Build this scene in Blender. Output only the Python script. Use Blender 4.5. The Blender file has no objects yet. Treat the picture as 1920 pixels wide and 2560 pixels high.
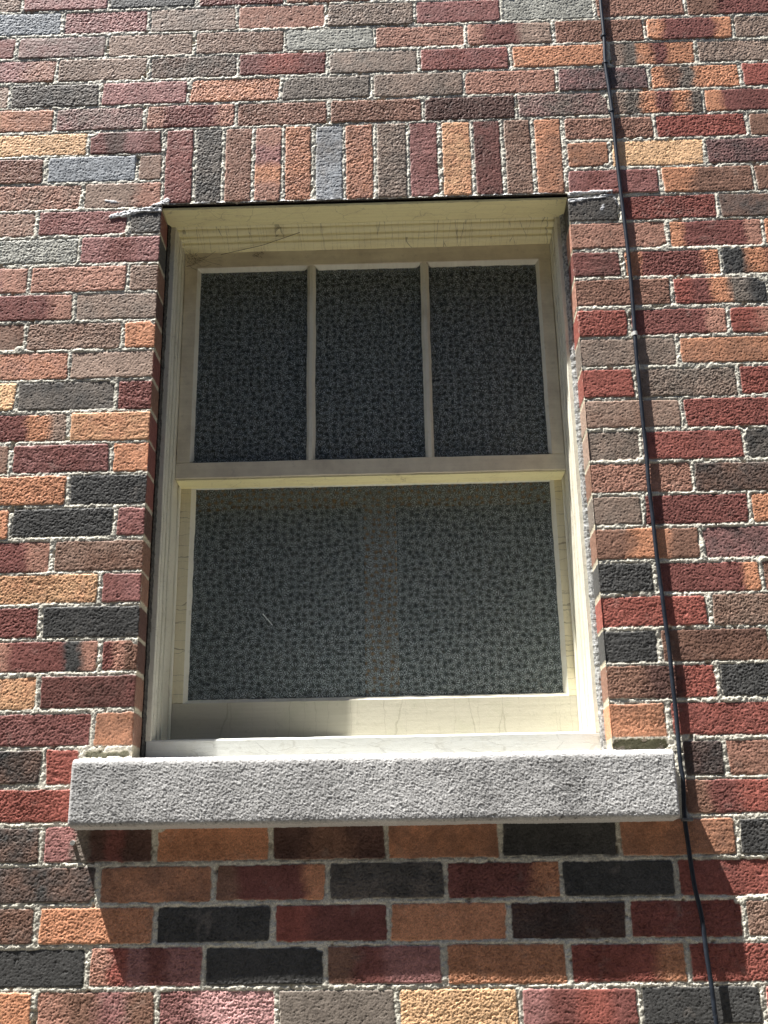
import bpy, bmesh, math, random
import numpy as np
from mathutils import Vector, Matrix

# ------------------------------------------------------------------ camera, sky, sun, exposure
S = bpy.context.scene
COL = S.collection
ZO = 3.2066                      # height of the wall's zero line above the ground (m)
def V(x, d, z):                  # wall millimetres (along, into the wall, up) -> metres
    return Vector((x/1000.0, d/1000.0, z/1000.0 + ZO))

cam = bpy.data.cameras.new('camera'); camo = bpy.data.objects.new('camera', cam); COL.objects.link(camo)
fw = Vector((-0.016764381, 0.947403900, 0.319601011)); rt = Vector((0.999586013, 0.023355813, -0.016802035)); up = Vector((0.023382855, -0.319187025, 0.947403233))
camo.matrix_world = Matrix(((rt.x, up.x, -fw.x, 0.600), (rt.y, up.y, -fw.y, -2.0714304), (rt.z, up.z, -fw.z, -1.6065866+ZO), (0, 0, 0, 1)))
cam.sensor_fit = 'VERTICAL'; cam.sensor_height = 24.0; cam.lens = 24.0*2799.84/2560.0
cam.clip_start = 0.05; cam.clip_end = 500
S.camera = camo

SUN = Vector((2.0, 1.0, -5.2)).normalized()       # the way the light travels
W = bpy.data.worlds.new('World'); S.world = W; W.use_nodes = True
nt = W.node_tree; bg = nt.nodes['Background']
sky = nt.nodes.new('ShaderNodeTexSky'); sky.sky_type = 'NISHITA'; sky.sun_disc = False
sky.sun_elevation = math.asin(-SUN.z); sky.sun_rotation = math.atan2(-SUN.x, -SUN.y)
nt.links.new(sky.outputs[0], bg.inputs[0]); bg.inputs[1].default_value = 0.05
sl = bpy.data.lights.new('sun', 'SUN'); sl.energy = 5.0; sl.angle = math.radians(0.5); sl.color = (1.0, 0.975, 0.935)
slo = bpy.data.objects.new('sun', sl); COL.objects.link(slo); slo.location = (-3, -2, 9)
slo.rotation_euler = SUN.to_track_quat('-Z', 'Y').to_euler()
S.view_settings.view_transform = 'Standard'; S.view_settings.look = 'None'
S.cycles.diffuse_bounces = 8
S.view_settings.exposure = 1.15; S.view_settings.gamma = 1.0; S.view_settings.use_curve_mapping = False

# ------------------------------------------------------------------ helpers
def srgb(r, g, b, k=1.0):
    f = lambda c: ((c/255.0+0.055)/1.055)**2.4 if c > 10 else c/255.0/12.92
    return (f(r)*k, f(g)*k, f(b)*k)
def tag(o, label=None, cat=None, kind=None, group=None):
    if label: o['label'] = label
    if cat: o['category'] = cat
    if kind: o['kind'] = kind
    if group: o['group'] = group
    return o
def empty(name, loc):
    o = bpy.data.objects.new(name, None); COL.objects.link(o); o.location = loc; o.empty_display_size = 0.1
    return o
def link(name, me, mat, parent=None):
    o = bpy.data.objects.new(name, me); COL.objects.link(o)
    if mat: me.materials.append(mat)
    if parent:
        o.parent = parent
        if parent.type == 'EMPTY': o.matrix_parent_inverse = Matrix.Translation(-parent.location)   # meshes are built in place
    return o
def obj(name, bm, mat, parent=None, smooth=False):
    me = bpy.data.meshes.new(name); bmesh.ops.recalc_face_normals(bm, faces=bm.faces); bm.to_mesh(me); bm.free()
    if smooth: me.polygons.foreach_set('use_smooth', [True]*len(me.polygons))
    return link(name, me, mat, parent)
def grid_mesh(name, P, keep=None, col=None, flip=False):
    """P (nz,nx,3) metres -> quad mesh; keep (nz-1,nx-1) bool; col (nz,nx,3)"""
    nz, nx, _ = P.shape
    idx = np.arange(nz*nx, dtype=np.int32).reshape(nz, nx)
    q = np.stack([idx[:-1, :-1], idx[:-1, 1:], idx[1:, 1:], idx[1:, :-1]], -1)
    if flip: q = q[..., ::-1]
    q = q[keep] if keep is not None else q.reshape(-1, 4)
    used = np.zeros(nz*nx, bool); used[q.ravel()] = True
    remap = np.cumsum(used, dtype=np.int32)-1
    q = remap[q]; co = P.reshape(-1, 3)[used].astype(np.float32)
    me = bpy.data.meshes.new(name)
    me.vertices.add(len(co)); me.vertices.foreach_set('co', co.ravel())
    me.loops.add(q.size); me.loops.foreach_set('vertex_index', np.ascontiguousarray(q).ravel())
    me.polygons.add(len(q)); me.polygons.foreach_set('loop_start', np.arange(0, q.size, 4, dtype=np.int32))
    me.polygons.foreach_set('loop_total', np.full(len(q), 4, np.int32))
    if col is not None:
        a = me.color_attributes.new('Col', 'FLOAT_COLOR', 'POINT')
        c = np.ones((len(co), 4), np.float32); c[:, :3] = col.reshape(-1, 3)[used]
        a.data.foreach_set('color', c.ravel())
    me.update(calc_edges=True); me.validate()
    return me
def box(bm, x0, x1, d0, d1, z0, z1, bev=0.0, seg=2):
    t = bmesh.new()
    vs = [t.verts.new(V(x, d, z)) for x in (x0, x1) for d in (d0, d1) for z in (z0, z1)]
    for f in ((0, 1, 3, 2), (4, 6, 7, 5), (0, 4, 5, 1), (2, 3, 7, 6), (0, 2, 6, 4), (1, 5, 7, 3)): t.faces.new([vs[i] for i in f])
    if bev: bmesh.ops.bevel(t, geom=t.edges[:], offset=bev/1000, segments=seg, profile=0.5, affect='EDGES')
    me = bpy.data.meshes.new('tmp'); t.to_mesh(me); t.free(); bm.from_mesh(me); bpy.data.meshes.remove(me)
def vn(xs, zs, sx, seed, sz=None):
    """value noise (about -1..1) on the tensor grid zs x xs, cell size sx (mm)"""
    sz = sz or sx
    r = np.random.RandomState(seed)
    x = (xs-xs[0])/sx + r.rand(); z = (zs-zs.min())/sz + r.rand()
    ix = np.floor(x).astype(int); iz = np.floor(z).astype(int)
    R = r.uniform(-1, 1, (iz.max()+2, ix.max()+2)).astype(np.float32)
    wx = (x-ix).astype(np.float32); wz = (z-iz).astype(np.float32)
    wx = wx*wx*(3-2*wx); wz = wz*wz*(3-2*wz)
    A = R[iz]*(1-wz)[:, None] + R[iz+1]*wz[:, None]
    return A[:, ix]*(1-wx)[None, :] + A[:, ix+1]*wx[None, :]
def sstep(x, a, b):
    t = np.clip((x-a)/(b-a), 0, 1); return t*t*(3-2*t)

# ------------------------------------------------------------------ materials
def mat(name):
    m = bpy.data.materials.new(name); m.use_nodes = True
    return m, m.node_tree, m.node_tree.nodes['Principled BSDF']
def N(t, kind, **k):
    n = t.nodes.new(kind)
    for a, v in k.items():
        if a.startswith('_'): n.inputs[a[1:].replace('_', ' ')].default_value = v
        else: setattr(n, a, v)
    return n
def ramp(t, fac, stops):
    n = t.nodes.new('ShaderNodeValToRGB'); e = n.color_ramp.elements
    while len(e) < len(stops): e.new(0.5)
    for el, (p, c) in zip(e, stops): el.position = p; el.color = tuple(c)+(1,) if len(c) == 3 else c
    t.links.new(fac, n.inputs[0]); return n.outputs[0]
def mixc(t, fac, a, b, mode='MIX'):
    n = t.nodes.new('ShaderNodeMix'); n.data_type = 'RGBA'; n.blend_type = mode
    for s, v in ((0, fac), (6, a), (7, b)):
        if hasattr(v, 'is_linked'): t.links.new(v, n.inputs[s])
        elif s == 0: n.inputs[0].default_value = v
        else: n.inputs[s].default_value = tuple(v)+(1,) if len(v) == 3 else v
    return n.outputs[2]
def math_(t, op, a, b=None, c=None):
    n = t.nodes.new('ShaderNodeMath'); n.operation = op
    for i, v in enumerate((a, b, c)):
        if v is None: continue
        if hasattr(v, 'is_linked'): t.links.new(v, n.inputs[i])
        else: n.inputs[i].default_value = v
    return n.outputs[0]
def coords(t, scale=(1, 1, 1), loc=(0, 0, 0)):
    tc = t.nodes.new('ShaderNodeTexCoord'); mp = t.nodes.new('ShaderNodeMapping')
    mp.inputs['Scale'].default_value = scale; mp.inputs['Location'].default_value = loc
    t.links.new(tc.outputs['Object'], mp.inputs[0]); return mp.outputs[0]
def noise(t, vec, scale, detail=3, rough=0.55):
    n = N(t, 'ShaderNodeTexNoise', _Scale=scale, _Detail=detail, _Roughness=rough); t.links.new(vec, n.inputs['Vector']); return n.outputs['Fac']
def bump(t, h, dist, strength, normal=None):
    n = N(t, 'ShaderNodeBump', _Distance=dist, _Strength=strength); t.links.new(h, n.inputs['Height'])
    if normal: t.links.new(normal, n.inputs['Normal'])
    return n.outputs[0]

def masonry_mat():
    m, t, p = mat('masonry')
    a = N(t, 'ShaderNodeVertexColor', layer_name='Col'); v = coords(t)
    n1 = noise(t, v, 420, 2); n2 = noise(t, v, 900, 1)
    c = mixc(t, 1.0, a.outputs[0], ramp(t, n1, [(0.3, (0.72, 0.72, 0.72)), (0.7, (1.25, 1.25, 1.25))]), 'MULTIPLY')
    t.links.new(c, p.inputs['Base Color']); p.inputs['Roughness'].default_value = 0.5
    p.inputs['Specular IOR Level'].default_value = 0.16
    h = math_(t, 'ADD', math_(t, 'MULTIPLY', n1, 0.3), n2)
    t.links.new(bump(t, h, 0.001, 0.3), p.inputs['Normal'])
    return m
def paint_mat(name, base, dirt, crack_scale=None, crack_amt=0.6, dirt_lo=0.52, dirt_hi=0.78, tone=0.5, rough=0.55, thin=1.0, warp=0.012, streak=(160, 10, 10)):
    m, t, p = mat(name); v = coords(t)
    n1 = noise(t, v, 14, 6, 0.65); n2 = noise(t, coords(t, (1, 1, 1), (3, 1, 7)), 90, 4, 0.6); n3 = noise(t, v, 420, 2)
    c = mixc(t, ramp(t, n1, [(dirt_lo, (0, 0, 0)), (dirt_hi, (tone,)*3)]), base, dirt)
    c = mixc(t, ramp(t, n2, [(0.6, (0, 0, 0)), (0.8, (0.35,)*3)]), c, tuple(x*0.6 for x in dirt))
    ns = noise(t, coords(t, streak), 1.0, 4, 0.6)
    c = mixc(t, 1.0, c, ramp(t, ns, [(0.3, (0.93, 0.925, 0.91)), (0.68, (1.02, 1.02, 1.02))]), 'MULTIPLY')
    h = math_(t, 'ADD', math_(t, 'MULTIPLY', n3, 0.4), math_(t, 'MULTIPLY', ns, 0.5))
    h = math_(t, 'ADD', h, math_(t, 'MULTIPLY', n2, 1.0))
    if crack_scale:
        wv = N(t, 'ShaderNodeMixRGB', blend_type='ADD'); wv.inputs[0].default_value = warp
        vv = coords(t); nn = N(t, 'ShaderNodeTexNoise', _Scale=45, _Detail=3); t.links.new(vv, nn.inputs['Vector'])
        t.links.new(vv, wv.inputs[1]); t.links.new(nn.outputs['Color'], wv.inputs[2])
        mp = N(t, 'ShaderNodeMapping'); mp.inputs['Scale'].default_value = crack_scale; t.links.new(wv.outputs[0], mp.inputs[0])
        vo = N(t, 'ShaderNodeTexVoronoi', feature='DISTANCE_TO_EDGE', _Scale=1.0); t.links.new(mp.outputs[0], vo.inputs['Vector'])
        thr = math_(t, 'MULTIPLY', ramp(t, n1, [(0.35, (0.1,)*3), (0.65, (1, 1, 1))]), 0.035*thin)
        ck = math_(t, 'LESS_THAN', vo.outputs['Distance'], thr)
        c = mixc(t, math_(t, 'MULTIPLY', ck, crack_amt), c, (0.10, 0.075, 0.045))
        h = math_(t, 'SUBTRACT', h, math_(t, 'MULTIPLY', ck, 1.5))
    t.links.new(c, p.inputs['Base Color']); p.inputs['Roughness'].default_value = rough; p.inputs['Specular IOR Level'].default_value = 0.3
    t.links.new(bump(t, h, 0.0012, 0.5), p.inputs['Normal'])
    return m
CREAM = (0.74, 0.69, 0.52)
M = {}
M['masonry'] = masonry_mat()
M['cream'] = paint_mat('cream_paint', CREAM, (0.42, 0.35, 0.23))
M['jamb'] = paint_mat('jamb_paint', (0.78, 0.75, 0.62), (0.50, 0.45, 0.34), (25, 25, 70), 0.25, thin=0.4)
M['head'] = paint_mat('head_paint', (0.90, 0.83, 0.52), (0.62, 0.52, 0.30), (66, 3, 5), 0.5, thin=0.42, warp=0.006, streak=(7, 160, 150))  # warm bounce from below is tinted into this cream
M['soffit'] = paint_mat('soffit_paint', (0.90, 0.82, 0.47), (0.58, 0.47, 0.24), (14, 26, 30), 0.25, thin=0.35, streak=(7, 160, 150))  # yellow of the bounce light is mixed into the paint colour
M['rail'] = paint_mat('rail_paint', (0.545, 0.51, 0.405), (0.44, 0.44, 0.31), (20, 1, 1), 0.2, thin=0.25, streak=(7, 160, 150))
M['stile'] = paint_mat('stile_paint', (0.78, 0.71, 0.50), (0.52, 0.44, 0.28), (2, 2, 40), 0.5, thin=0.6)
M['grey'] = paint_mat('weathered_paint', (0.84, 0.76, 0.58), (0.54, 0.46, 0.35), None, tone=0.7, dirt_lo=0.35, dirt_hi=0.7, streak=(7, 160, 150))
M['putty'] = paint_mat('putty_paint', (0.82, 0.79, 0.66), (0.52, 0.44, 0.30), None, tone=0.5)
M['white'] = paint_mat('sill_paint', (0.65, 0.665, 0.62), (0.50, 0.47, 0.36), (10, 10, 60), 0.15, streak=(7, 160, 150))

def dark_mat(name, c, rough=0.8, b=0.5, lo=0.5):
    m, t, p = mat(name); v = coords(t); n = noise(t, v, 180, 4)
    t.links.new(ramp(t, n, [(0.3, tuple(x*lo for x in c)), (0.75, tuple(x*1.5 for x in c))]), p.inputs['Base Color'])
    p.inputs['Roughness'].default_value = rough
    t.links.new(bump(t, n, 0.003, b), p.inputs['Normal']); return m
M['rust'] = dark_mat('rusty_steel', (0.03, 0.022, 0.016))
M['mortar_core'] = dark_mat('mortar_core', (0.35, 0.30, 0.24))
M['black_caulk'] = dark_mat('old_caulk', (0.09, 0.082, 0.07), lo=0.12)
def cable_mat():
    m, t, p = mat('cable_jacket'); v = coords(t); n = noise(t, v, 60, 3)
    t.links.new(ramp(t, n, [(0.3, (0.014, 0.018, 0.026)), (0.8, (0.035, 0.044, 0.06))]), p.inputs['Base Color'])
    p.inputs['Roughness'].default_value = 0.38; return m
M['cable'] = cable_mat()
M['clip'] = dark_mat('clip_plastic', (0.55, 0.55, 0.52), 0.5, 0.2, 0.8)
M['clip_dark'] = dark_mat('clip_grey', (0.16, 0.16, 0.16), 0.5, 0.2, 0.7)
M['web'] = dark_mat('web_fibre', (0.16, 0.12, 0.08))
M['bristle'] = dark_mat('bristle', (0.8, 0.8, 0.78), lo=0.9)
def glass_mat():
    # obscured glass: a starburst dimple pattern pressed into the pane; dimples are clear, the ridges between frosted
    m, t, p = mat('obscured_glass'); v = coords(t)
    nz = N(t, 'ShaderNodeTexNoise', _Scale=10, _Detail=3); t.links.new(v, nz.inputs['Vector'])
    wv = N(t, 'ShaderNodeMixRGB', blend_type='ADD'); wv.inputs[0].default_value = 0.035
    t.links.new(v, wv.inputs[1]); t.links.new(nz.outputs['Color'], wv.inputs[2])
    sp = N(t, 'ShaderNodeSeparateXYZ'); t.links.new(wv.outputs[0], sp.inputs[0])
    mp = N(t, 'ShaderNodeCombineXYZ'); t.links.new(math_(t, 'MULTIPLY', sp.outputs[0], 62), mp.inputs[0]); t.links.new(math_(t, 'MULTIPLY', sp.outputs[2], 68), mp.inputs[1])
    vo = N(t, 'ShaderNodeTexVoronoi', voronoi_dimensions='2D', feature='F1', _Scale=1.0, _Randomness=0.55); t.links.new(mp.outputs[0], vo.inputs['Vector'])
    d = vo.outputs['Distance']
    # rays round each dimple
    sub = N(t, 'ShaderNodeVectorMath', operation='SUBTRACT'); t.links.new(mp.outputs[0], sub.inputs[0]); t.links.new(vo.outputs['Position'], sub.inputs[1])
    sx = N(t, 'ShaderNodeSeparateXYZ'); t.links.new(sub.outputs[0], sx.inputs[0])
    ang = math_(t, 'ARCTAN2', sx.outputs[1], sx.outputs[0])
    ray = math_(t, 'SINE', math_(t, 'MULTIPLY', ang, 11.0))
    fine = noise(t, v, 520, 2)
    dd = math_(t, 'ADD', d, math_(t, 'MULTIPLY', ray, 0.05))
    dd = math_(t, 'ADD', dd, math_(t, 'MULTIPLY_ADD', fine, 0.36, -0.18))
    h = math_(t, 'ADD', math_(t, 'MULTIPLY', dd, 0.8), math_(t, 'MULTIPLY', fine, 0.8))
    nrm = bump(t, h, 0.004, 0.8)
    clear = ramp(t, dd, [(0.12, (1, 1, 1)), (0.43, (0, 0, 0))])
    f2 = noise(t, v, 800, 1)
    t.links.new(ramp(t, math_(t, 'ADD', f2, math_(t, 'MULTIPLY', ray, 0.05)), [(0.42, (0.055, 0.082, 0.085)), (0.57, (0.14, 0.185, 0.182)), (0.63, (0.85, 0.9, 0.92))]), p.inputs['Base Color'])  # brightest ramp stop paints glints into the frosted colour
    p.inputs['Roughness'].default_value = 0.2; p.inputs['IOR'].default_value = 1.5
    t.links.new(nrm, p.inputs['Normal'])
    tr = N(t, 'ShaderNodeBsdfTransparent'); tr.inputs[0].default_value = (0.86, 0.9, 0.9, 1)
    mx = N(t, 'ShaderNodeMixShader')
    t.links.new(math_(t, 'MULTIPLY_ADD', clear, 0.45, 0.38), mx.inputs[0])
    t.links.new(p.outputs[0], mx.inputs[1]); t.links.new(tr.outputs[0], mx.inputs[2])
    t.links.new(mx.outputs[0], t.nodes['Material Output'].inputs[0])
    return m
M['glass'] = glass_mat()

# ------------------------------------------------------------------ ground
def build_ground():
    def gm(name, lo, hi, sc):
        m, t, p = mat(name); v = coords(t)
        n = noise(t, v, sc, 8, 0.65); n2 = noise(t, v, 60, 3)
        t.links.new(mixc(t, math_(t, 'MULTIPLY', n2, 0.4), ramp(t, n, [(0.3, lo), (0.7, hi)]), lo), p.inputs['Base Color'])
        p.inputs['Roughness'].default_value = 0.9; t.links.new(bump(t, n2, 0.01, 0.5), p.inputs['Normal']); return m
    bm = bmesh.new(); bmesh.ops.create_grid(bm, x_segments=24, y_segments=24, size=120)
    tag(obj('ground', bm, gm('asphalt', (0.032, 0.031, 0.03), (0.055, 0.053, 0.05), 3)), kind='structure')
    bm = bmesh.new(); box(bm, -40000, 40000, -1650, 8, -3250, -3200.6)          # unseen pale strip at the wall foot, added to bounce sunlight upward
    tag(obj('bounce_strip', bm, gm('bounce_concrete', (0.13, 0.122, 0.10), (0.19, 0.178, 0.148), 4)), kind='structure')
build_ground()
def build_sky_blocker():
    # an added, unseen dark block: it shades the wall from half of the sky and shows in the panes
    bm = bmesh.new(); box(bm, -16000, 18000, -15000, -4700, -3300, 3000)
    m, t, p = mat('blocker_dark'); n = noise(t, coords(t), 2, 6)
    t.links.new(ramp(t, n, [(0.3, (0.05, 0.045, 0.04)), (0.7, (0.09, 0.08, 0.07))]), p.inputs['Base Color']); p.inputs['Roughness'].default_value = 0.9
    tag(obj('sky_blocker', bm, m), kind='structure')
build_sky_blocker()

# ------------------------------------------------------------------ brick wall
OX0, OX1 = 95.0, 970.0           # window opening in the brickwork
OZ1, OZ0 = -194.0, -1372.0
GREY = 0.24
PAL = {k: tuple((c*(1-GREY)+GREY*sum(srgb(*v))/3)*1.86 for c in srgb(*v)) for k, v in dict(
    m=(116, 65, 57), r=(138, 70, 56), o=(182, 118, 76), y=(212, 164, 110), b=(122, 86, 67), t=(143, 117, 99), g=(110, 99, 88),
    k=(66, 65, 63), s=(126, 130, 134), p=(142, 92, 86), w=(160, 110, 88), n=(152, 150, 138), d=(86, 60, 52), P=(192, 138, 132), e=(184, 180, 184)).items()}
# bed joints: height at x=540 and slope (per mille), from the one above the top course down
BEDS = [(334.8, 0.2), (265.9, -0.0), (200.2, 1.0), (134.1, -1.1), (66.2, 2.5), (0.7, 1.1), (-62.7, 0.9), (-133.3, 0.7), (-202.5, -0.7), (-267.6, 0.4), (-337.0, 0.9), (-404.1, 1.4), (-473.1, -2.3), (-541.4, -1.8), (-608.5, -1.3), (-677.8, -1.9), (-745.8, -1.4), (-814.2, -2.0), (-882.1, -3.7), (-948.4, 1.8), (-1017.6, -3.2), (-1082.0, -2.1), (-1148.6, -2.6), (-1214.7, -2.1), (-1284.2, -3.1), (-1352.6, -4.6), (-1421.7, -5.0), (-1488.7, -4.4), (-1558.3, -4.7), (-1626.1, -4.6), (-1694.3, -5.5), (-1763.5, -7.2)]
# course, extent (F whole, L left of the opening, R right of it), upright joints (mm), brick colours from left to right
COURSES = [
(0, 'F', [-257, -54, 151, 354, 558], 't p k m w t'),
(1, 'F', [-158, 42, 246, 451, 655, 855, 1066, 1273], 's p gt w tg pm n bw bmm'),
(2, 'F', [-259, -51, 150, 357, 561, 768, 967, 1174, 1374], 'm pg t bt n w wmmtt wb ommmo gt'),
(3, 'F', [-162, 48, 251, 453, 661, 867, 1087, 1282], 'ppw t bg mrm tg rp o tgomoo tg'),
(4, 'F', [-263, -57, 141, 349, 552, 759, 967, 1173, 1376], 't kg p ow g tg w kp obgooo r'),
(5, 'F', [-156, 47, 250, 457, 666, 873, 1079, 1286], 'ow gp wmmmw wb bw d pg tgomog ommmm'),
(6, 'L', [-76, 91], 'y mdpm'),
(7, 'L', [-166, 36, 94], 'bm s tb'),
(8, 'L', [-80, 95], 'wt ttw'),
(6, 'R', [972, 1173, 1374], 'wb r b'),
(7, 'R', [971, 1070, 1274], 'ob y kp'),
(8, 'R', [969, 1172, 1373], 'mp obb b'),
(9, 'L', [-174, 23, 92], 'tw mp kg'),
(10, 'L', [-78, 92], 'n pmp'),
(11, 'L', [-179, 31, 94], 'mpw w bt'),
(12, 'L', [-77, 93], 'mmmw tg'),
(13, 'L', [-176, 28, 94], 'tb tb o'),
(14, 'L', [-79, 94], 'ow t'),
(15, 'L', [-182, 22, 95], 'y kg m'),
(16, 'L', [-71, 96], 'mmmot oy'),
(17, 'L', [-183, 21, 94], 'bt pm o'),
(18, 'L', [-61, 95], 'o k'),
(19, 'L', [-170, 35, 96], 'o k pm'),
(20, 'L', [-82, 95], 'mmmw bt'),
(21, 'L', [15, 95], 'yo mp'),
(22, 'L', [-95, 94], 'm k'),
(23, 'L', [22, 93], 'wmmmkw mwb'),
(24, 'L', [-88, 96], 'oy md'),
(25, 'L', [19, 97], 'mp ob'),
(26, 'L', [-67, 1], 'bk r'),
(27, 'L', [-6], 'r'),
(9, 'R', [973, 1079, 1288], 'kg rm kb'),
(10, 'R', [971, 1175, 1376], 'wb ommmmw o'),
(11, 'R', [971, 1073, 1279], 'md ommmmo komm'),
(12, 'R', [969, 1170, 1368], 'wb rmogk b'),
(13, 'R', [966, 1075, 1278], 'r mmmmw rwr'),
(14, 'R', [968, 1169], 'gt ob'),
(15, 'R', [967, 1075, 1282], 'r tg rm'),
(16, 'R', [967, 1163], 'tb mr'),
(17, 'R', [966, 1075, 1280], 'tg rm kg'),
(18, 'R', [970, 1171], 'bw kb'),
(19, 'R', [970, 1067, 1273], 'gt m o'),
(20, 'R', [972, 1173], 'bob kp'),
(21, 'R', [972, 1077, 1279], 'k mmmmmo b'),
(22, 'R', [973, 1174], 'r bt'),
(23, 'R', [973, 1074], 'k bd'),
(24, 'R', [975, 1175], 'bdr k'),
(25, 'R', [976, 1077], 'ob rm'),
(26, 'R', [1092, 1172], 'kd wb'),
(27, 'R', [1088], 'bmrr'),
(28, 'F', [-60, 144, 351, 557, 760, 969, 1178], 'bk ppgdmdd o dbd ob k bo k'),
(29, 'F', [47, 251, 452, 660, 863, 1064], 'kb ob bmmmo kg mmmo k mr'),
(30, 'F', [-58, 151, 358, 559, 768, 973, 1175], 'bk o k rmm o dk mr bt'),
(31, 'F', [37, 239, 448, 653, 867, 1069], 'k wrpmpp k bmpp o rrro r'),
(32, 'F', [-50, 160, 366, 572, 780, 983, 1190], 'rbo wbpb pPP g y pmrm k r'),
]
SOLDIER = [94, 161, 225, 290, 356, 422, 490, 558, 630, 700, 770, 837, 903, 969]
SOLDIER_COL = 'm,kg,bw,wpow,wo,sg,ow,tg,mp,oy,md,tb,bo'.split(',')
FLASH = 'm m b b t t o o k k r g w p mmmo ommmo tgo wb ob kb mr pm tg y d'.split()

def build_wall():
    rs = random.Random(11)
    wall = empty('brick_wall', V(540, 0, -ZO*1000))
    tag(wall, 'multicoloured rough brick wall with cream mortar around the sash window', 'wall', 'thing')
    xs = np.concatenate([np.arange(-1700, -325, 6), np.arange(-325, OX0-0.01, 1.67), np.linspace(OX0, OX1, 525), np.arange(OX1+1.67, 1475, 1.67), np.arange(1475, 2700, 6)]).astype(np.float64)
    zs = np.concatenate([np.arange(-3206, -1850, 7), np.arange(-1850, OZ0-.1, 1.5), np.linspace(OZ0, OZ1, 740), np.arange(OZ1+1.7, 395, 1.7), np.arange(395, 1600, 6)]).astype(np.float64)
    nz, nx = len(zs), len(xs)
    sd = np.full((nz, nx), -9.0, np.float32); hb = np.zeros((nz, nx), np.float32); col = np.zeros((nz, nx, 3), np.float32)
    warp = vn(xs, zs, 9, 1)*0.9 + vn(xs, zs, 30, 2)*1.0 + vn(xs, zs, 3.6, 3)*0.55
    uw = vn(xs, zs, 26, 4)*0.02 + vn(xs, zs, 7, 5)*0.012
    mott = 0.6*vn(xs, zs, 42, 6)+0.4*vn(xs, zs, 15, 7)+0.25*vn(xs, zs, 5, 8)
    gm = np.ones((nz, nx), np.float32); drag = np.zeros((nz, nx), np.float32)
    def bed(k):
        if k < 0: return (BEDS[0][0]+67.5*(-k), 0.0)
        if k >= len(BEDS): return (BEDS[-1][0]-67.8*(k-len(BEDS)+1), -5.0)
        return BEDS[k]
    reveal = {}
    def brick(x0, x1, za, zb, slope, code, el=False, er=False, vert=False):
        # x0..x1 joint centres, za top / zb bottom joint heights at x=540
        jl = 0.0 if el else rs.uniform(3.8, 6.2); jr = 0.0 if er else rs.uniform(3.8, 6.2)
        jt = rs.uniform(3.5, 5.7); jb = rs.uniform(3.5, 5.5)
        a, b = np.searchsorted(xs, x0), np.searchsorted(xs, x1+0.01)
        sl = slope/1000.0 + rs.gauss(0, 0.002)
        off = sl*((x0+x1)/2-540)
        c, d = np.searchsorted(zs, zb+off-3), np.searchsorted(zs, za+off+3)
        if b <= a or d <= c: return
        X = xs[a:b][None, :]; Z = zs[c:d][:, None]
        Zt = za-jt + slope/1000*(X-540) + sl*0; Zb = zb+jb + slope/1000*(X-540) + rs.uniform(-1, 1)
        lx0, lx1 = x0+jl, x1-jr
        skew = rs.gauss(0, 0.004 if vert else 0.03)
        ex = np.minimum(X+skew*(Z-(za+zb)/2)*(0 if el else 1)-lx0, lx1-X-skew*(Z-(za+zb)/2)*(0 if er else 1)); ez = np.minimum(Zt-Z, Z-Zb)
        r = rs.uniform(2.5, 5.5)
        qx = r-ex; qz = r-ez
        s = np.where((qx > 0) & (qz > 0), r-np.sqrt(np.maximum(qx, 0)**2+np.maximum(qz, 0)**2), np.minimum(ex, ez))
        s = s+warp[c:d, a:b]
        if rs.random() < 0.13:                                    # a broken corner
            cx = lx0 if rs.random() < .5 else lx1; cz = za if rs.random() < .6 else zb
            s = np.minimum(s, np.sqrt((X-cx)**2+(Z-cz-off)**2)-rs.uniform(9, 17)+2*warp[c:d, a:b])
        s = s.astype(np.float32)
        cur = sd[c:d, a:b]; w = s > cur
        u = (Z-Zb)/(Zt-Zb) if vert else (X-x0)/(x1-x0)
        u = np.clip(np.broadcast_to(u, s.shape)+uw[c:d, a:b]*(1.6 if len(code) > 3 else 2.5), 0, 1)
        cc = np.array([PAL[ch] for ch in code])*rs.uniform(0.9, 1.1)
        if len(cc) == 1: cc = np.vstack([cc, cc])
        if len(code) == 2:
            mixf = np.clip(0.5+0.42*mott[c:d, a:b]+rs.uniform(-.2, .2), 0, 1)[..., None]; C = cc[0]*(1-mixf)+cc[1]*mixf
        n = len(cc); f = np.clip(u*n-0.5, 0, n-1.001); i = f.astype(int); f = f-i
        f = sstep(f, 0.2, 0.8)[..., None]
        if len(code) != 2: C = cc[i]*(1-f)+cc[np.minimum(i+1, n-1)]*f
        hh = rs.gauss(0, 0.5) + rs.gauss(0, 0.004)*(X-(x0+x1)/2) + rs.gauss(0, 0.012)*(Z-(za+zb)/2-off)
        sd[c:d, a:b] = np.where(w, s, cur)
        gm[c:d, a:b] = np.where(w, rs.uniform(0.55, 1.35), gm[c:d, a:b]); drag[c:d, a:b] = np.where(w, rs.choice((0, 0, 0, 0.5, 1.0)), drag[c:d, a:b])
        hb[c:d, a:b] = np.where(w, hh, hb[c:d, a:b]); col[c:d, a:b] = np.where(w[..., None], C, col[c:d, a:b])
        if el or er: reveal.setdefault('R' if el else 'L', []).append((za+off-jt, zb+off+jb, cc[0] if el else cc[-1], rs.random()))
    byk = {}
    for k, kind, js, cols in COURSES: byk.setdefault(k, []).append((kind, js, cols.split()))
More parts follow.
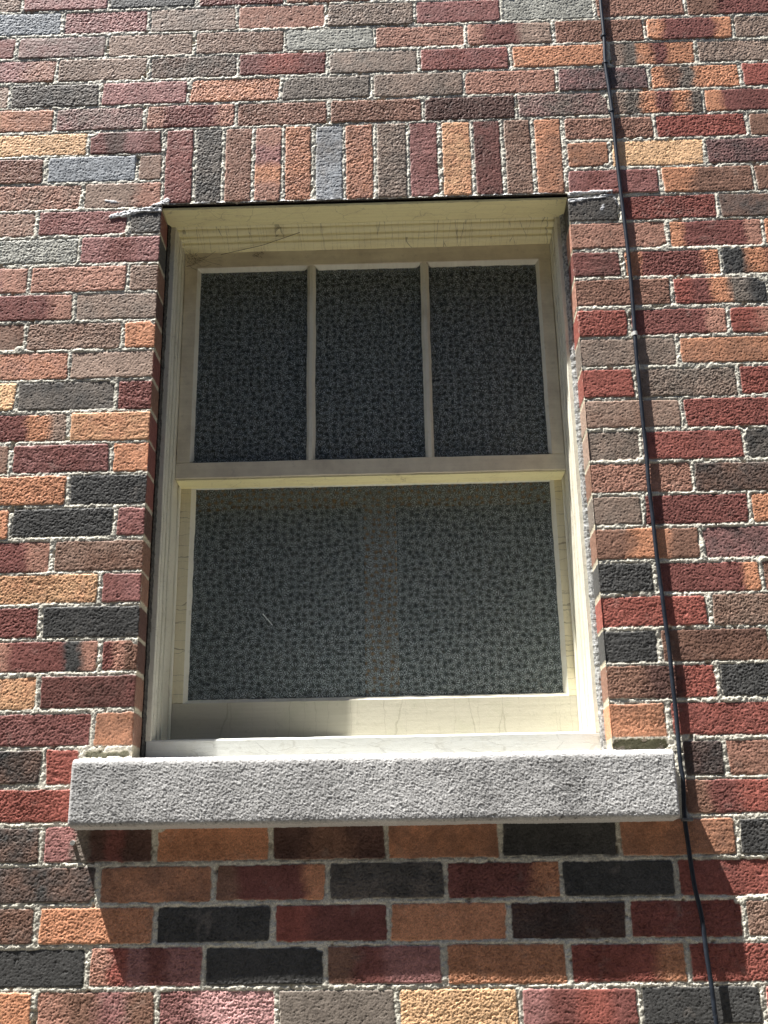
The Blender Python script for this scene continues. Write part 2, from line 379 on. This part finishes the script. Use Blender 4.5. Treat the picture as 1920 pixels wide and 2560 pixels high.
    for k in range(-20, 62):
        (zt, s1), (zb, s2) = bed(k-1), bed(k)
        sl = (s1+s2)/2
        def fill(x, stop, sgn):
            while (x < stop) if sgn > 0 else (x > stop):
                w = 206+rs.uniform(-4, 4); x2 = x+sgn*w
                brick(min(x, x2), max(x, x2), zt, zb, sl, rs.choice(FLASH)); x = x2
        if k not in byk:
            x = -60+(k % 2)*103+rs.uniform(-8, 8); fill(x, 2700, 1); fill(x, -1720, -1); continue
        for kind, js, cols in byk[k]:
            if kind == 'F':
                L = [js[0]-206]+js+[js[-1]+206]; e = (False, False)
            elif kind == 'L': L = [js[0]-206]+js
            else: L = js+[js[-1]+206]
            for i, code in enumerate(cols):
                el = kind == 'R' and i == 0 and 9 <= k <= 25; er = kind == 'L' and i == len(cols)-1 and 9 <= k <= 25
                a, b = L[i], L[i+1]
                if el: a = OX1
                if er: b = OX0
                brick(a, b, zt, zb, sl, code, el, er)
            if kind != 'R': fill(L[0], -1720, -1)
            if kind != 'L': fill(L[-1], 2700, 1)
    for i, code in enumerate(SOLDIER_COL):
        z0 = 0.9*(SOLDIER[i]+SOLDIER[i+1]-1080)/2000
        brick(SOLDIER[i], SOLDIER[i+1], 0.7+z0, OZ1-3.0, 0.0, code[::-1], vert=True)
    # mortar
    hm = -0.62 + vn(xs, zs, 3.2, 21)*0.7 + vn(xs, zs, 6.5, 22)*0.85 + vn(xs, zs, 16, 23)*0.6 + np.random.RandomState(26).uniform(-1, 1, (nz, nx))*0.62 + vn(xs, zs, 130, 28)*0.5
    pit = np.maximum(vn(xs, zs, 22, 24)+0.45*vn(xs, zs, 6, 25)-0.72, 0)
    hm = hm - pit*16
    # brick faces: rough textured
    wn = np.random.RandomState(35).uniform(-1, 1, (nz, nx)).astype(np.float32)
    gr = wn*0.48 + vn(xs, zs, 2.4, 32)*0.16 + vn(xs, zs, 11, 33)*0.10
    gr = gr - np.maximum(vn(xs, zs, 3.0, 34)-0.5, 0)*1.6
    wp = np.random.RandomState(38).rand(nz, nx); gr = gr - (wp > 0.93)*(0.6+0.9*wp)
    gr = gr*gm + drag*vn(xs, zs, 24, 36, 2.6)*0.22 - np.maximum(vn(xs, zs, 7, 37)-0.78, 0)*6
    mk = sstep(sd, -0.5, 0.9)
    hm = hm - 2.2*np.exp(-((sd+0.9)/0.9)**2)*(0.65+0.7*vn(xs, zs, 13, 27)) + 0.2*np.exp(-((sd+5)/2.2)**2)
    h = hm*(1-mk) + (hb+gr-0.5*(1-sstep(sd, 0, 3)))*mk
    tone = 1+0.09*vn(xs, zs, 260, 51)+0.07*vn(xs, zs, 26, 52, 320)+0.14*vn(xs, zs, 5, 41)+0.13*vn(xs, zs, 17, 42)+0.10*vn(xs, zs, 60, 43)
    bloom = np.maximum(vn(xs, zs, 34, 44)+0.5*vn(xs, zs, 9, 45)-0.75, 0)*0.35
    bc = col*tone[..., None]; bc = bc*(1-bloom[..., None])+np.array(srgb(196, 182, 170))*bloom[..., None]
    mt = 1+0.16*vn(xs, zs, 4, 46)+0.10*vn(xs, zs, 40, 47)+0.10*vn(xs, zs, 170, 50)
    mc = np.array(srgb(234, 228, 211))*np.clip(mt, .4, 1.2)[..., None]
    dirt = np.maximum(vn(xs, zs, 55, 48)+0.6*vn(xs, zs, 12, 49)-0.35, 0)
    mc = mc*(1-0.35*np.clip(dirt, 0, 1))[..., None]
    mcol = sstep(sd, -0.6, 0.5)[..., None]
    C = mc*(1-mcol)+bc*mcol
    # old white sealant smeared over the joint at both top corners of the opening, and the cracks beside it
    def smear(pts, rad, white, lift):
        nonlocal h, C
        pts = np.array(pts, float)
        a, b = np.searchsorted(xs, pts[:, 0].min()-30), np.searchsorted(xs, pts[:, 0].max()+30)
        c, d = np.searchsorted(zs, pts[:, 1].min()-30), np.searchsorted(zs, pts[:, 1].max()+30)
        X = xs[a:b][None, :]; Z = zs[c:d][:, None]; best = np.full((d-c, b-a), 99.0)
        for (x0, z0), (x1, z1) in zip(pts[:-1], pts[1:]):
            t = np.clip(((X-x0)*(x1-x0)+(Z-z0)*(z1-z0))/((x1-x0)**2+(z1-z0)**2), 0, 1)
            best = np.minimum(best, np.hypot(X-x0-t*(x1-x0), Z-z0-t*(z1-z0)))
        m = sstep(rad+2.2*warp[c:d, a:b]-best, 0, 1.6)
        h[c:d, a:b] += lift*m
        if white: C[c:d, a:b] = C[c:d, a:b]*(1-m[..., None])+np.array(white)*m[..., None]
    WH = (0.86, 0.86, 0.86)
    smear([(93, -206), (60, -205), (30, -210), (2, -217), (-14, -222)], 6.6, WH, 2.4)
    smear([(40, -214), (12, -221)], 3, WH, 1.4)
    smear([(108, -184), (88, -196), (74, -200)], 5.5, WH, 2.4)
    smear([(-26, -181), (0, -186), (30, -187)], 2.2, WH, 0.8)
    smear([(92, -200), (62, -198), (36, -204)], 2.0, (0.02, 0.02, 0.02), -3.5)
    smear([(975, -197), (1020, -195), (1064, -192)], 4.8, WH, 1.7)
    smear([(974, -215), (1005, -211), (1040, -206), (1064, -200)], 4.2, WH, 1.6)
    smear([(1064, -196), (1072, -214), (1078, -235)], 3.5, WH, 1.2)
    smear([(1045, -225), (1040, -238)], 2.5, WH, 0.5)
    smear([(972, -206), (1010, -203), (1050, -198)], 1.8, (0.03, 0.03, 0.03), -2.5)
    smear([(982, -1364), (1020, -1363), (1062, -1365)], 11.5, srgb(104, 102, 82), -7.5)      # hollow greenish bed joints over the sill; this one's shade is in its colour
    smear([(12, -1362), (50, -1363), (84, -1362)], 7.0, srgb(150, 148, 126), -3.5)
    for i in range(13):                                           # sealant and dirt along the feet of the upright bricks
        x = SOLDIER[i]; 
        smear([(x-rs.uniform(4, 18), -194.5), (x+rs.uniform(10, 50), -194.5+rs.uniform(-1, 1))], rs.uniform(1.6, 3.4), WH, 1.3)
    P = np.empty((nz, nx, 3)); P[..., 0] = xs/1000; P[..., 1] = -h/1000; P[..., 2] = zs[:, None]/1000+ZO
    cx = (xs[:-1]+xs[1:])/2; cz = (zs[:-1]+zs[1:])/2
    keep = ~(((cx > OX0) & (cx < OX1))[None, :] & ((cz > OZ0) & (cz < OZ1))[:, None])
    link('brick_face', grid_mesh('brick_face', P, keep, C), M['masonry'], wall)
    # reveals: the sides of the opening
    for side in 'LR':
        ds = np.arange(-0.6, 100, 1.8); zz = np.arange(OZ0-4, OZ1+3, 1.8)
        s = np.full((len(zz), len(ds)), -9.0); cc = np.zeros((len(zz), len(ds), 3))
        wp = vn(ds, zz, 9, 61)*1.0+vn(ds, zz, 3.5, 62)*0.6
        for za, zb, c, rnd in reveal[side]:
            e = np.minimum(np.minimum(za-zz[:, None], zz[:, None]-zb), ds[None, :]+3)+wp
            w = e > s; s = np.where(w, e, s); cc = np.where(w[..., None], (c if side == 'R' else np.array(PAL['mbmrkmdb'[int(rnd*8)]]))*(0.9+0.1*rnd), cc)
        mk = sstep(s, -0.7, 1.3)
        hh = (-0.9+vn(ds, zz, 5, 63)*0.7)*(1-mk)+(vn(ds, zz, 4, 64)*0.35+vn(ds, zz, 2.6, 65)*0.2-np.maximum(0, 1.2-ds[None, :])*0.5)*mk
        cl = np.array(srgb(206, 196, 172))*(1-mk[..., None])+cc*mk[..., None]*(1+0.15*vn(ds, zz, 6, 66))[..., None]
        P = np.empty((len(zz), len(ds), 3)); sg = 1 if side == 'L' else -1
        P[..., 0] = ((OX0 if side == 'L' else OX1)+sg*hh)/1000; P[..., 1] = ds/1000; P[..., 2] = zz[:, None]/1000+ZO
        link('brick_reveal', grid_mesh('brick_reveal', P, None, cl, flip=(side == 'R')), M['masonry'], wall)
    # body of the wall behind the faces
    bm = bmesh.new()
    for x0, x1, z0, z1 in ((-1700, OX0-3, -3206, 1600), (OX1+3, 2700, -3206, 1600), (OX0-3, OX1+3, OZ1+3, 1600), (OX0-3, OX1+3, -3206, OZ0-8)):
        box(bm, x0, x1, 9, 300, z0, z1)
    obj('wall_body', bm, M['mortar_core'], wall)
    bm = bmesh.new()
    rb = np.linspace(OX0-40, OX1+40, 60)
    box(bm, OX0-60, OX1+60, 11, 95, OZ1-5, OZ1+2.9)
    ln = obj('lintel', bm, M['rust'], wall)
    # painted underside of the lintel, its front edge chipped
    pts = np.linspace(OX0+1, OX1-1, 240); r = np.random.RandomState(3)
    bm = bmesh.new(); prev = None
    jag = vn(pts, np.array([0., 1.]), 12, 71)[0]*1.6+vn(pts, np.array([0., 1.]), 4, 72)[0]*0.8
    for x, j in zip(pts, jag):
        cur = [bm.verts.new(V(x, 6+j, OZ1-6.5+0.8*j)), bm.verts.new(V(x, 7+j, OZ1-11)), bm.verts.new(V(x, 72, OZ1-12)), bm.verts.new(V(x, 72, OZ1-5.2)), bm.verts.new(V(x, 14, OZ1-5.2))]
        if prev:
            for i in range(5): bm.faces.new((prev[i], prev[(i+1) % 5], cur[(i+1) % 5], cur[i]))
        else: bm.faces.new(cur)
        prev = cur
    bm.faces.new(prev)
    obj('paint', bm, M['soffit'], ln)
def prism(bm, sec, a, b, axis, n=1, jit=0.0, seed=0, ma=0.0, mb=0.0):
    """sweep a closed section. axis 'z': section (x,d); axis 'x': section (d,z). jit: hand-made waviness (mm).
    ma/mb: mitre slopes: ends shift by ma * (section coordinate)"""
    r = np.random.RandomState(seed); prev = None
    ts = np.linspace(0, 1, n+1); w = np.zeros((n+1, 2))
    if jit:
        w = np.stack([vn(ts*abs(b-a), np.array([0., 1.]), 60, seed+k)[0]*jit+vn(ts*abs(b-a), np.array([0., 1.]), 14, seed+9+k)[0]*jit*.6 for k in (0, 4)], 1)
    for t, (wa, wb) in zip(ts, w):
        p = a+(b-a)*t
        if axis == 'z': ring = [bm.verts.new(V(x+wa, d+wb*.4, p)) for x, d in sec]
        else: ring = [bm.verts.new(V(p, d+wb*.4, z+wa)) for d, z in sec]
        if prev:
            for i in range(len(ring)): bm.faces.new((prev[i], prev[(i+1) % len(ring)], ring[(i+1) % len(ring)], ring[i]))
        else: bm.faces.new(ring)
        prev = ring
    bm.faces.new(prev)
build_wall()

# ------------------------------------------------------------------ concrete sill
def build_sill():
    x0, x1 = -1.0, 1070.0
    # section, from the back of the top over the front to the back of the underside: (depth, height)
    A = [(78, -1366), (-40, -1377), (-46, -1379), (-50, -1384), (-51, -1390), (-51, -1486), (-50, -1492), (-46, -1495), (12, -1499)]
    seg = [0]
    for a, b in zip(A[:-1], A[1:]): seg.append(seg[-1]+math.hypot(b[0]-a[0], b[1]-a[1]))
    s = np.arange(0, seg[-1], 1.25); D = np.interp(s, seg, [a[0] for a in A]); Z = np.interp(s, seg, [a[1] for a in A])
    k = np.ones(7)/7; D2, Z2 = np.convolve(np.pad(D, 3, 'edge'), k, 'valid'), np.convolve(np.pad(Z, 3, 'edge'), k, 'valid')
    tn = np.stack([np.gradient(D2), np.gradient(Z2)], 1); tn /= np.linalg.norm(tn, axis=1)[:, None]+1e-9
    nd, nzv = tn[:, 1], -tn[:, 0]
    e = np.array([0, 1, 2, 3.5])
    xs = np.concatenate([x0+e, np.arange(x0+5, x1-5, 1.3), x1-e[::-1]])
    edge = np.minimum(xs-x0, x1-xs); inset = np.where(edge < 5, 5-np.sqrt(np.maximum(25-(5-edge)**2, 0)), 0)
    r1 = vn(xs, s, 2.6, 81)*0.2+vn(xs, s, 6.0, 82)*0.12+vn(xs, s, 20, 83)*0.2+np.random.RandomState(85).uniform(-1, 1, (len(s), len(xs)))*0.5
    r1 += np.maximum(vn(xs, s, 3.2, 84)-0.45, 0)*1.2-np.maximum(vn(xs, s, 3.0, 86)-0.55, 0)*2.2
    r1 += vn(xs, s, 80, 87)*0.8
    off = r1-inset[None, :]
    P = np.empty((len(s), len(xs), 3))
    P[..., 0] = xs/1000
    P[..., 1] = (D2[:, None]+nd[:, None]*off)/1000
    tilt = -0.0035*(xs-540)
    P[..., 2] = (Z2[:, None]+nzv[:, None]*off+tilt[None, :])/1000+ZO
    sp = vn(xs, s, 3, 88)+0.7*vn(xs, s, 1.8, 89)
    g = 0.57*(1+0.16*sp+0.10*vn(xs, s, 30, 90)+0.14*vn(xs, s, 150, 91))
    dark = np.maximum(vn(xs, s, 3.0, 92)-0.55+0.25*vn(xs, s, 90, 95), 0)*1.2+np.maximum(vn(xs, s, 26, 94, 300)-0.2, 0)*0.3+np.maximum(vn(xs, s, 11, 96, 500)-0.4, 0)*0.22
    g = np.clip(g*(1-dark), 0.06, 0.75)
    g = g*1.08; g = np.where((D2 < -44)[:, None], g, np.maximum(g, 0.66))  # faces behind the front lightened to throw more light into the window
    # sunlit arris along the top, its brightness painted as a pale tone
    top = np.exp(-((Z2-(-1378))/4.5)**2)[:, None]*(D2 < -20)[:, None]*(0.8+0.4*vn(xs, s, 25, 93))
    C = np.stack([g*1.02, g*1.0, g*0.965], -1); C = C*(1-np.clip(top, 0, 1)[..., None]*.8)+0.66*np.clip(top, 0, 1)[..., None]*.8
    me = grid_mesh('window_sill', P, None, C, flip=False)
    bm = bmesh.new(); bm.from_mesh(me)
    n = len(xs)
    bm.verts.ensure_lookup_table()
    for c in (0, n-1):
        bm.faces.new([bm.verts[i*n+c] for i in range(len(s))])
    bm.faces.new([bm.verts[0], bm.verts[n-1], bm.verts[len(s)*n-1], bm.verts[(len(s)-1)*n]])
    bmesh.ops.recalc_face_normals(bm, faces=bm.faces)
    bm.to_mesh(me); bm.free()
    m, t, p = mat('concrete'); a = N(t, 'ShaderNodeVertexColor', layer_name='Col'); v = coords(t)
    n1 = noise(t, v, 500, 3); t.links.new(mixc(t, 1.0, a.outputs[0], ramp(t, n1, [(0.3, (0.8,)*3), (0.7, (1.2,)*3)]), 'MULTIPLY'), p.inputs['Base Color'])
    p.inputs['Roughness'].default_value = 0.9; p.inputs['Specular IOR Level'].default_value = 0.2
    t.links.new(bump(t, n1, 0.001, 0.3), p.inputs['Normal'])
    o = link('window_sill', me, m)
    tag(o, 'rough grey concrete sill projecting under the sash window', 'window sill', 'thing')
build_sill()

# ------------------------------------------------------------------ sash window
def build_window():
    w = empty('sash_window', V(532, 70, -1372))
    tag(w, 'cream painted wooden sash window with three panes above and one obscured pane below', 'window', 'thing')
    mir = lambda sec: [(1065-x, d) for x, d in sec]
    J = [(99, 110), (99, 71), (100.5, 70), (111, 70), (112.5, 71.5), (113, 77), (105, 78), (105, 81.5), (112.5, 83.5), (114.6, 87), (115, 95), (112, 97), (105.5, 99), (105.5, 103.5), (115.5, 106), (116.6, 110), (116.6, 120), (109.5, 121.5), (109.5, 125.5), (118, 127.5), (118, 250), (99, 250)]
    for k, sec in enumerate((J, mir(J))):
        bm = bmesh.new(); prism(bm, sec, -1332, -207, 'z', 90, 0.5, 100+20*k); obj('jamb', bm, M['jamb'], w)
    H = [(70.5, -198), (70.5, -206.5), (79, -207.5), (80.5, -203), (83, -203), (84.5, -209), (88, -212.5), (93, -214), (99, -213.8), (100.5, -208), (104, -208), (106, -215), (111, -218), (117, -218.5), (118.5, -213), (121.5, -213), (123.5, -220), (128, -223), (134, -224.5), (150, -226), (250, -227), (250, -198)]
    bm = bmesh.new(); prism(bm, H, OX0+4.2, OX1-4.2, 'x', 80, 0.5, 150); obj('head', bm, M['head'], w)
    Sx = [(74, -1329.5), (71, -1331), (69.5, -1334), (72.4, -1366), (73.5, -1371), (80, -1374), (250, -1374), (250, -1309)]
    bm = bmesh.new(); prism(bm, Sx, 103, 963, 'x', 120, 0.6, 170); obj('sill_board', bm, M['white'], w)
    # old sealant between frame and brick: black on one side, painted over on the other
    for k, (xa, xb, m) in enumerate(((94, 101.5, 'black_caulk'), (961, 971, 'caulk_white'))):
        zz = np.linspace(-1372, -204, 400); bm = bmesh.new(); prev = None
        a1 = vn(zz, np.array([0., 1.]), 9, 181+k)[0]*1.2+vn(zz, np.array([0., 1.]), 3.5, 185+k)[0]*0.7; a2 = vn(zz, np.array([0., 1.]), 6, 188+k)[0]*1.2
        for z, j, i in zip(zz, a1, a2):
            s = [(xa, 90), (xa, 63+i), ((xa+xb)/2, 61+j+i*.5), (xb+j*.7, 68+j*.5), (xb+j*.7, 90)]
            if k: s = [(xb, 90), (xb, 62+i), ((xa+xb)/2, 63+j+i*.5), (xa+j*.7, 68+j*.5), (xa+j*.7, 90)]
            cur = [bm.verts.new(V(x, d, z)) for x, d in s]
            if prev:
                for q in range(5): bm.faces.new((prev[q], prev[(q+1) % 5], cur[(q+1) % 5], cur[q]))
            else: bm.faces.new(cur)
            prev = cur
        bm.faces.new(prev); obj('caulk', bm, M[m], w)
    # parting beads beside the lower sash
    for k, (a, b) in enumerate(((118, 123), (942, 947))):
        bm = bmesh.new(); box(bm, a, b, 181, 193.5, -1318, -776, 1.2); obj('parting_bead', bm, M['putty'], w)
    # --- upper sash (outer track)
    D = 148
    bm = bmesh.new()
    prism(bm, [(D, -222), (D, -263), (D+2, -264.5), (D+40, -264.5), (D+40, -222)], 119, 946, 'x', 60, 0.4, 200)
    top = obj('upper_sash', bm, M['grey'], w)
    bm = bmesh.new()
    prism(bm, [(D+6, -735), (D, -738), (D, -771.5), (D+1.5, -773), (D+38, -773), (D+38, -776), (D+46, -776), (D+46, -735)], 119, 946, 'x', 80, 0.5, 210)
    mrl = obj('meeting_rail', bm, M['grey'], top)
    bm = bmesh.new(); prism(bm, [(D+1.5, -773.4), (D+1.5, -776.5), (D+36, -777.5), (D+46, -779), (D+46, -773.4)], 121, 944, 'x', 80, 0.4, 215)
    obj('underside', bm, M['soffit'], mrl)  # separate strip carrying the rail's bounce light as bright yellow colour
    for a, b in ((119.2, 148), (919.5, 945.8)):
        bm = bmesh.new(); box(bm, a, b, D+0.3, D+40, -736.5, -264, 1.2); obj('stile', bm, M['grey'], top)
    def putty(parent, x0, x1, z0, z1, d, wd, dep, seed, sides=(0, 1, 2, 3)):
        bm = bmesh.new()
        for k, (ax, a, b, sg, base) in enumerate((('x', x0, x1, -1, z1), ('x', x0, x1, 1, z0), ('z', z0, z1, 1, x0), ('z', z0, z1, -1, x1))):
            if k not in sides: continue
            n = int((b-a)/4); ts = np.linspace(0, b-a, n+1)
            j = vn(ts, np.array([0., 1.]), 30, seed+k)[0]*0.7+vn(ts, np.array([0., 1.]), 6, seed+k+5)[0]*0.35; prev = None
            for t, jj in zip(ts, j):
                m_in = min(t, b-a-t)                      # mitre at the corners
                ww = min(wd+jj, max(m_in, 0.3)); dd = d+0.6+(dep-0.6)*min(1, ww/wd)
                p = a+t
                s = [(base, d+0.6), (base+sg*ww, dd), (base+sg*ww, d+dep+3), (base, d+dep+3)]
                cur = [bm.verts.new(V(p, q[1], q[0]) if ax == 'x' else V(q[0], q[1], p)) for q in s]
                if prev:
                    for i in range(4): bm.faces.new((prev[i], prev[(i+1) % 4], cur[(i+1) % 4], cur[i]))
                else: bm.faces.new(cur)
                prev = cur
            bm.faces.new(prev)
        obj('putty', bm, M['putty'], parent)
    bays = ((148, 397), (414.5, 652), (669.5, 919.5))
    for k, (a, b) in enumerate(bays):
        putty(top, a, b, -735.5, -264.5, D, 6.5, 11, 220+k*13, ((0, 2), (0,), (0, 3))[k])
        bm = bmesh.new(); box(bm, a-4, b+4, D+11.5, D+15, -740, -260)
        obj('pane', bm, M['glass'], top)
    for k, x in enumerate((406, 661)):
        bm = bmesh.new()
        prism(bm, [(x-9.5, D+14), (x-9.5, D+10), (x-4.2, D+1), (x-3.2, D), (x+3.2, D), (x+4.2, D+1), (x+9.5, D+10), (x+9.5, D+14)], -737, -265, 'z', 70, 0.9, 260+20*k)
        obj('muntin', bm, M['putty'], top)
    # --- lower sash (inner track)
    D = 195
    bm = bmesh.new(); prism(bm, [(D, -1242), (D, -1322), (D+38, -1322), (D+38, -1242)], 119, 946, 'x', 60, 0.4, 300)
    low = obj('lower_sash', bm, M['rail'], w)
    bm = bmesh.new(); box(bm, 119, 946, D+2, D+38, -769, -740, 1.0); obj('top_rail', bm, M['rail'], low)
    for a, b in ((119.2, 145), (926, 945.8)):
        bm = bmesh.new(); box(bm, a, b, D+0.4, D+37, -1241.5, -769.2, 1.0); obj('stile', bm, M['stile'], low)
    putty(low, 144.6, 926.4, -1242.4, -769.2, D, 8.5, 11, 320)
    bm = bmesh.new(); box(bm, 140, 930, D+11.5, D+15, -1247, -770); obj('pane', bm, M['glass'], low)
    # brown wooden bars standing close behind the lower pane
    bm = bmesh.new(); box(bm, 515, 585, D+26, D+60, -1310, -745, 2); box(bm, 100, 514, D+26, D+60, -812, -745, 2); box(bm, 586, 960, D+26, D+60, -812, -745, 2)
    obj('inner_bar', bm, M['brown'], w)
M['brown'] = dark_mat('brown_wood', (0.66, 0.34, 0.14), lo=0.7)
M['caulk_white'] = dark_mat('painted_caulk', (0.42, 0.42, 0.40), 0.7, 0.8, lo=0.12)
build_window()

# the unlit room behind the glass
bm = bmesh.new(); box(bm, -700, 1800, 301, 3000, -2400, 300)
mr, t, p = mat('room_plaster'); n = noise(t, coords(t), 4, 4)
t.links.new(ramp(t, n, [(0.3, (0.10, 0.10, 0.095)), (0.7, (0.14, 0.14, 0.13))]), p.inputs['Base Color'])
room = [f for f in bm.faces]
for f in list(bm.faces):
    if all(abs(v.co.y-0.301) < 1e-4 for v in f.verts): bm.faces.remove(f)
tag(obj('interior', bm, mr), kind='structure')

# ------------------------------------------------------------------ cable down the wall
def tube(bm, pts, rad, n=10):
    pts = [Vector(p) for p in pts]; prev = None
    for i, p in enumerate(pts):
        tg = (pts[min(i+1, len(pts)-1)]-pts[max(i-1, 0)]).normalized()
        a = tg.cross(Vector((0, 1, 0))).normalized(); b = tg.cross(a)
        cur = [bm.verts.new(p+(a*math.cos(2*math.pi*k/n)+b*math.sin(2*math.pi*k/n))*rad/1000) for k in range(n)]
        if prev:
            for k in range(n): bm.faces.new((prev[k], prev[(k+1) % n], cur[(k+1) % n], cur[k]))
        else: bm.faces.new(cur)
        prev = cur
    bm.faces.new(prev)
CABLE = [(1079.4, -6, 314.0), (1079.5, -6, 215.9), (1076.1, -6, 139.8), (1078.5, -6, 76.8), (1080.9, -6, 8.5), (1081.1, -6, -99.9), (1082.1, -6, -176.2), (1083.6, -6, -245.1), (1085.0, -6, -322.4), (1085.4, -6, -414.2), (1083.5, -6, -516.5), (1081.4, -7, -579.7), (1081.6, -7, -646.7), (1081.5, -7, -722.0), (1082.1, -7, -802.4), (1080.8, -7, -859.5), (1082.2, -7, -933.6), (1082.6, -7, -1003.7), (1085.1, -7, -1077.8), (1086.7, -7, -1139.7), (1088.4, -8, -1194.6), (1088.5, -8, -1256.4), (1089.3, -8, -1306.9), (1088.7, -8, -1358.8), (1088.0, -9, -1402.9), (1089.7, -9, -1429.6), (1086.0, -9, -1489.0), (1086.6, -10, -1528.6), (1090.5, -11, -1606.1), (1097.3, -12, -1659.1), (1099.3, -13, -1721.8), (1102.0, -13, -1769.6), (1103.1, -13, -1812.4), (1103.7, -13, -1828.3)]
def build_cable():
    pts = [(1083, -6, 1590), (1083, -6, 1000), (1083, -6, 500)]+CABLE+[(1106, -12, -1950), (1110, -9, -2300), (1108, -7, -3190)]
    P = []
    for i in range(len(pts)-1):
        p0, p1, p2, p3 = (Vector(pts[max(i-1, 0)]), Vector(pts[i]), Vector(pts[i+1]), Vector(pts[min(i+2, len(pts)-1)]))
        for s in range(6):
            t = s/6
            q = 0.5*((2*p1)+(p2-p0)*t+(2*p0-5*p1+4*p2-p3)*t*t+(3*p1-p0-3*p2+p3)*t**3)
            P.append(V(q.x, min(q.y, -5.2), q.z))
    P.append(V(*pts[-1]))
    bm = bmesh.new(); tube(bm, P, 4.1)
    c = obj('cable', bm, M['cable'], None, True)
    tag(c, 'thin black cable hanging down the brick wall right of the window', 'cable')
    for z, x, h in ((-538, 1083, 8), (215, 1079, 6), (140, 1077, 6), (10, 1081, 6)):
        bm = bmesh.new(); tube(bm, [V(x, -7, z-h/2), V(x, -7, z+h/2)], 5.0)
        box(bm, x-6.5, x-4, -6, 1, z-h/2, z+h/2, 0.5)
        obj('clip', bm, M['clip'] if z == -538 else M['cable'], c)
    bm = bmesh.new(); box(bm, 1081, 1100, -15, 2, -1501, -1495, 1.5); tube(bm, [V(1097, -17, -1498), V(1097, 0, -1498)], 3); obj('clip', bm, M['clip_dark'], c)
build_cable()

# a pale plug left in the brick below the sill's left end
bm = bmesh.new(); tube(bm, [V(-2, 2, -1517), V(-1.5, -7, -1518)], 3.6, 10); tube(bm, [V(-1.5, -6.5, -1518), V(-1.4, -9, -1518.3)], 4.6, 10)
tag(obj('wall_plug', bm, M['clip']), 'small pale plug in the brick below the left end of the concrete sill', 'plug')
# ------------------------------------------------------------------ small things caught on the window
rs = random.Random(5); bm = bmesh.new()
for i in range(34):
    a = V(122+rs.uniform(0, 30), 147-rs.uniform(0, 20), -228-rs.uniform(0, 45)); b = V(122+rs.uniform(10, 95)*rs.random(), 147-rs.uniform(0, 8), -226-rs.uniform(0, 36))
    mid = (a+b)/2+Vector((0, 0, -rs.uniform(0, 0.006))); tube(bm, [a, mid, b], rs.uniform(0.15, 0.4), 4)
tube(bm, [V(200, 146, -232), V(300, 120, -226), V(385, 92, -214)], 0.7, 5)
for i in range(14):
    c = V(286+rs.uniform(-14, 14), 146, -230-rs.uniform(-2, 9)); tube(bm, [c, c+Vector((rs.uniform(-.01, .01), -0.002, rs.uniform(-.008, .004)))], 0.4, 4)
tag(obj('cobweb', bm, M['web']), 'dusty brown cobweb in the top left corner of the upper sash', 'cobweb')
bm = bmesh.new(); tube(bm, [V(303.1, 204.5, -1057.2), V(313.4, 204.5, -1069.4), V(323.6, 204.5, -1081.5)], 0.7, 5)
tag(obj('bristle', bm, M['bristle']), 'short pale bristle stuck slanting on the lower pane', 'bristle')
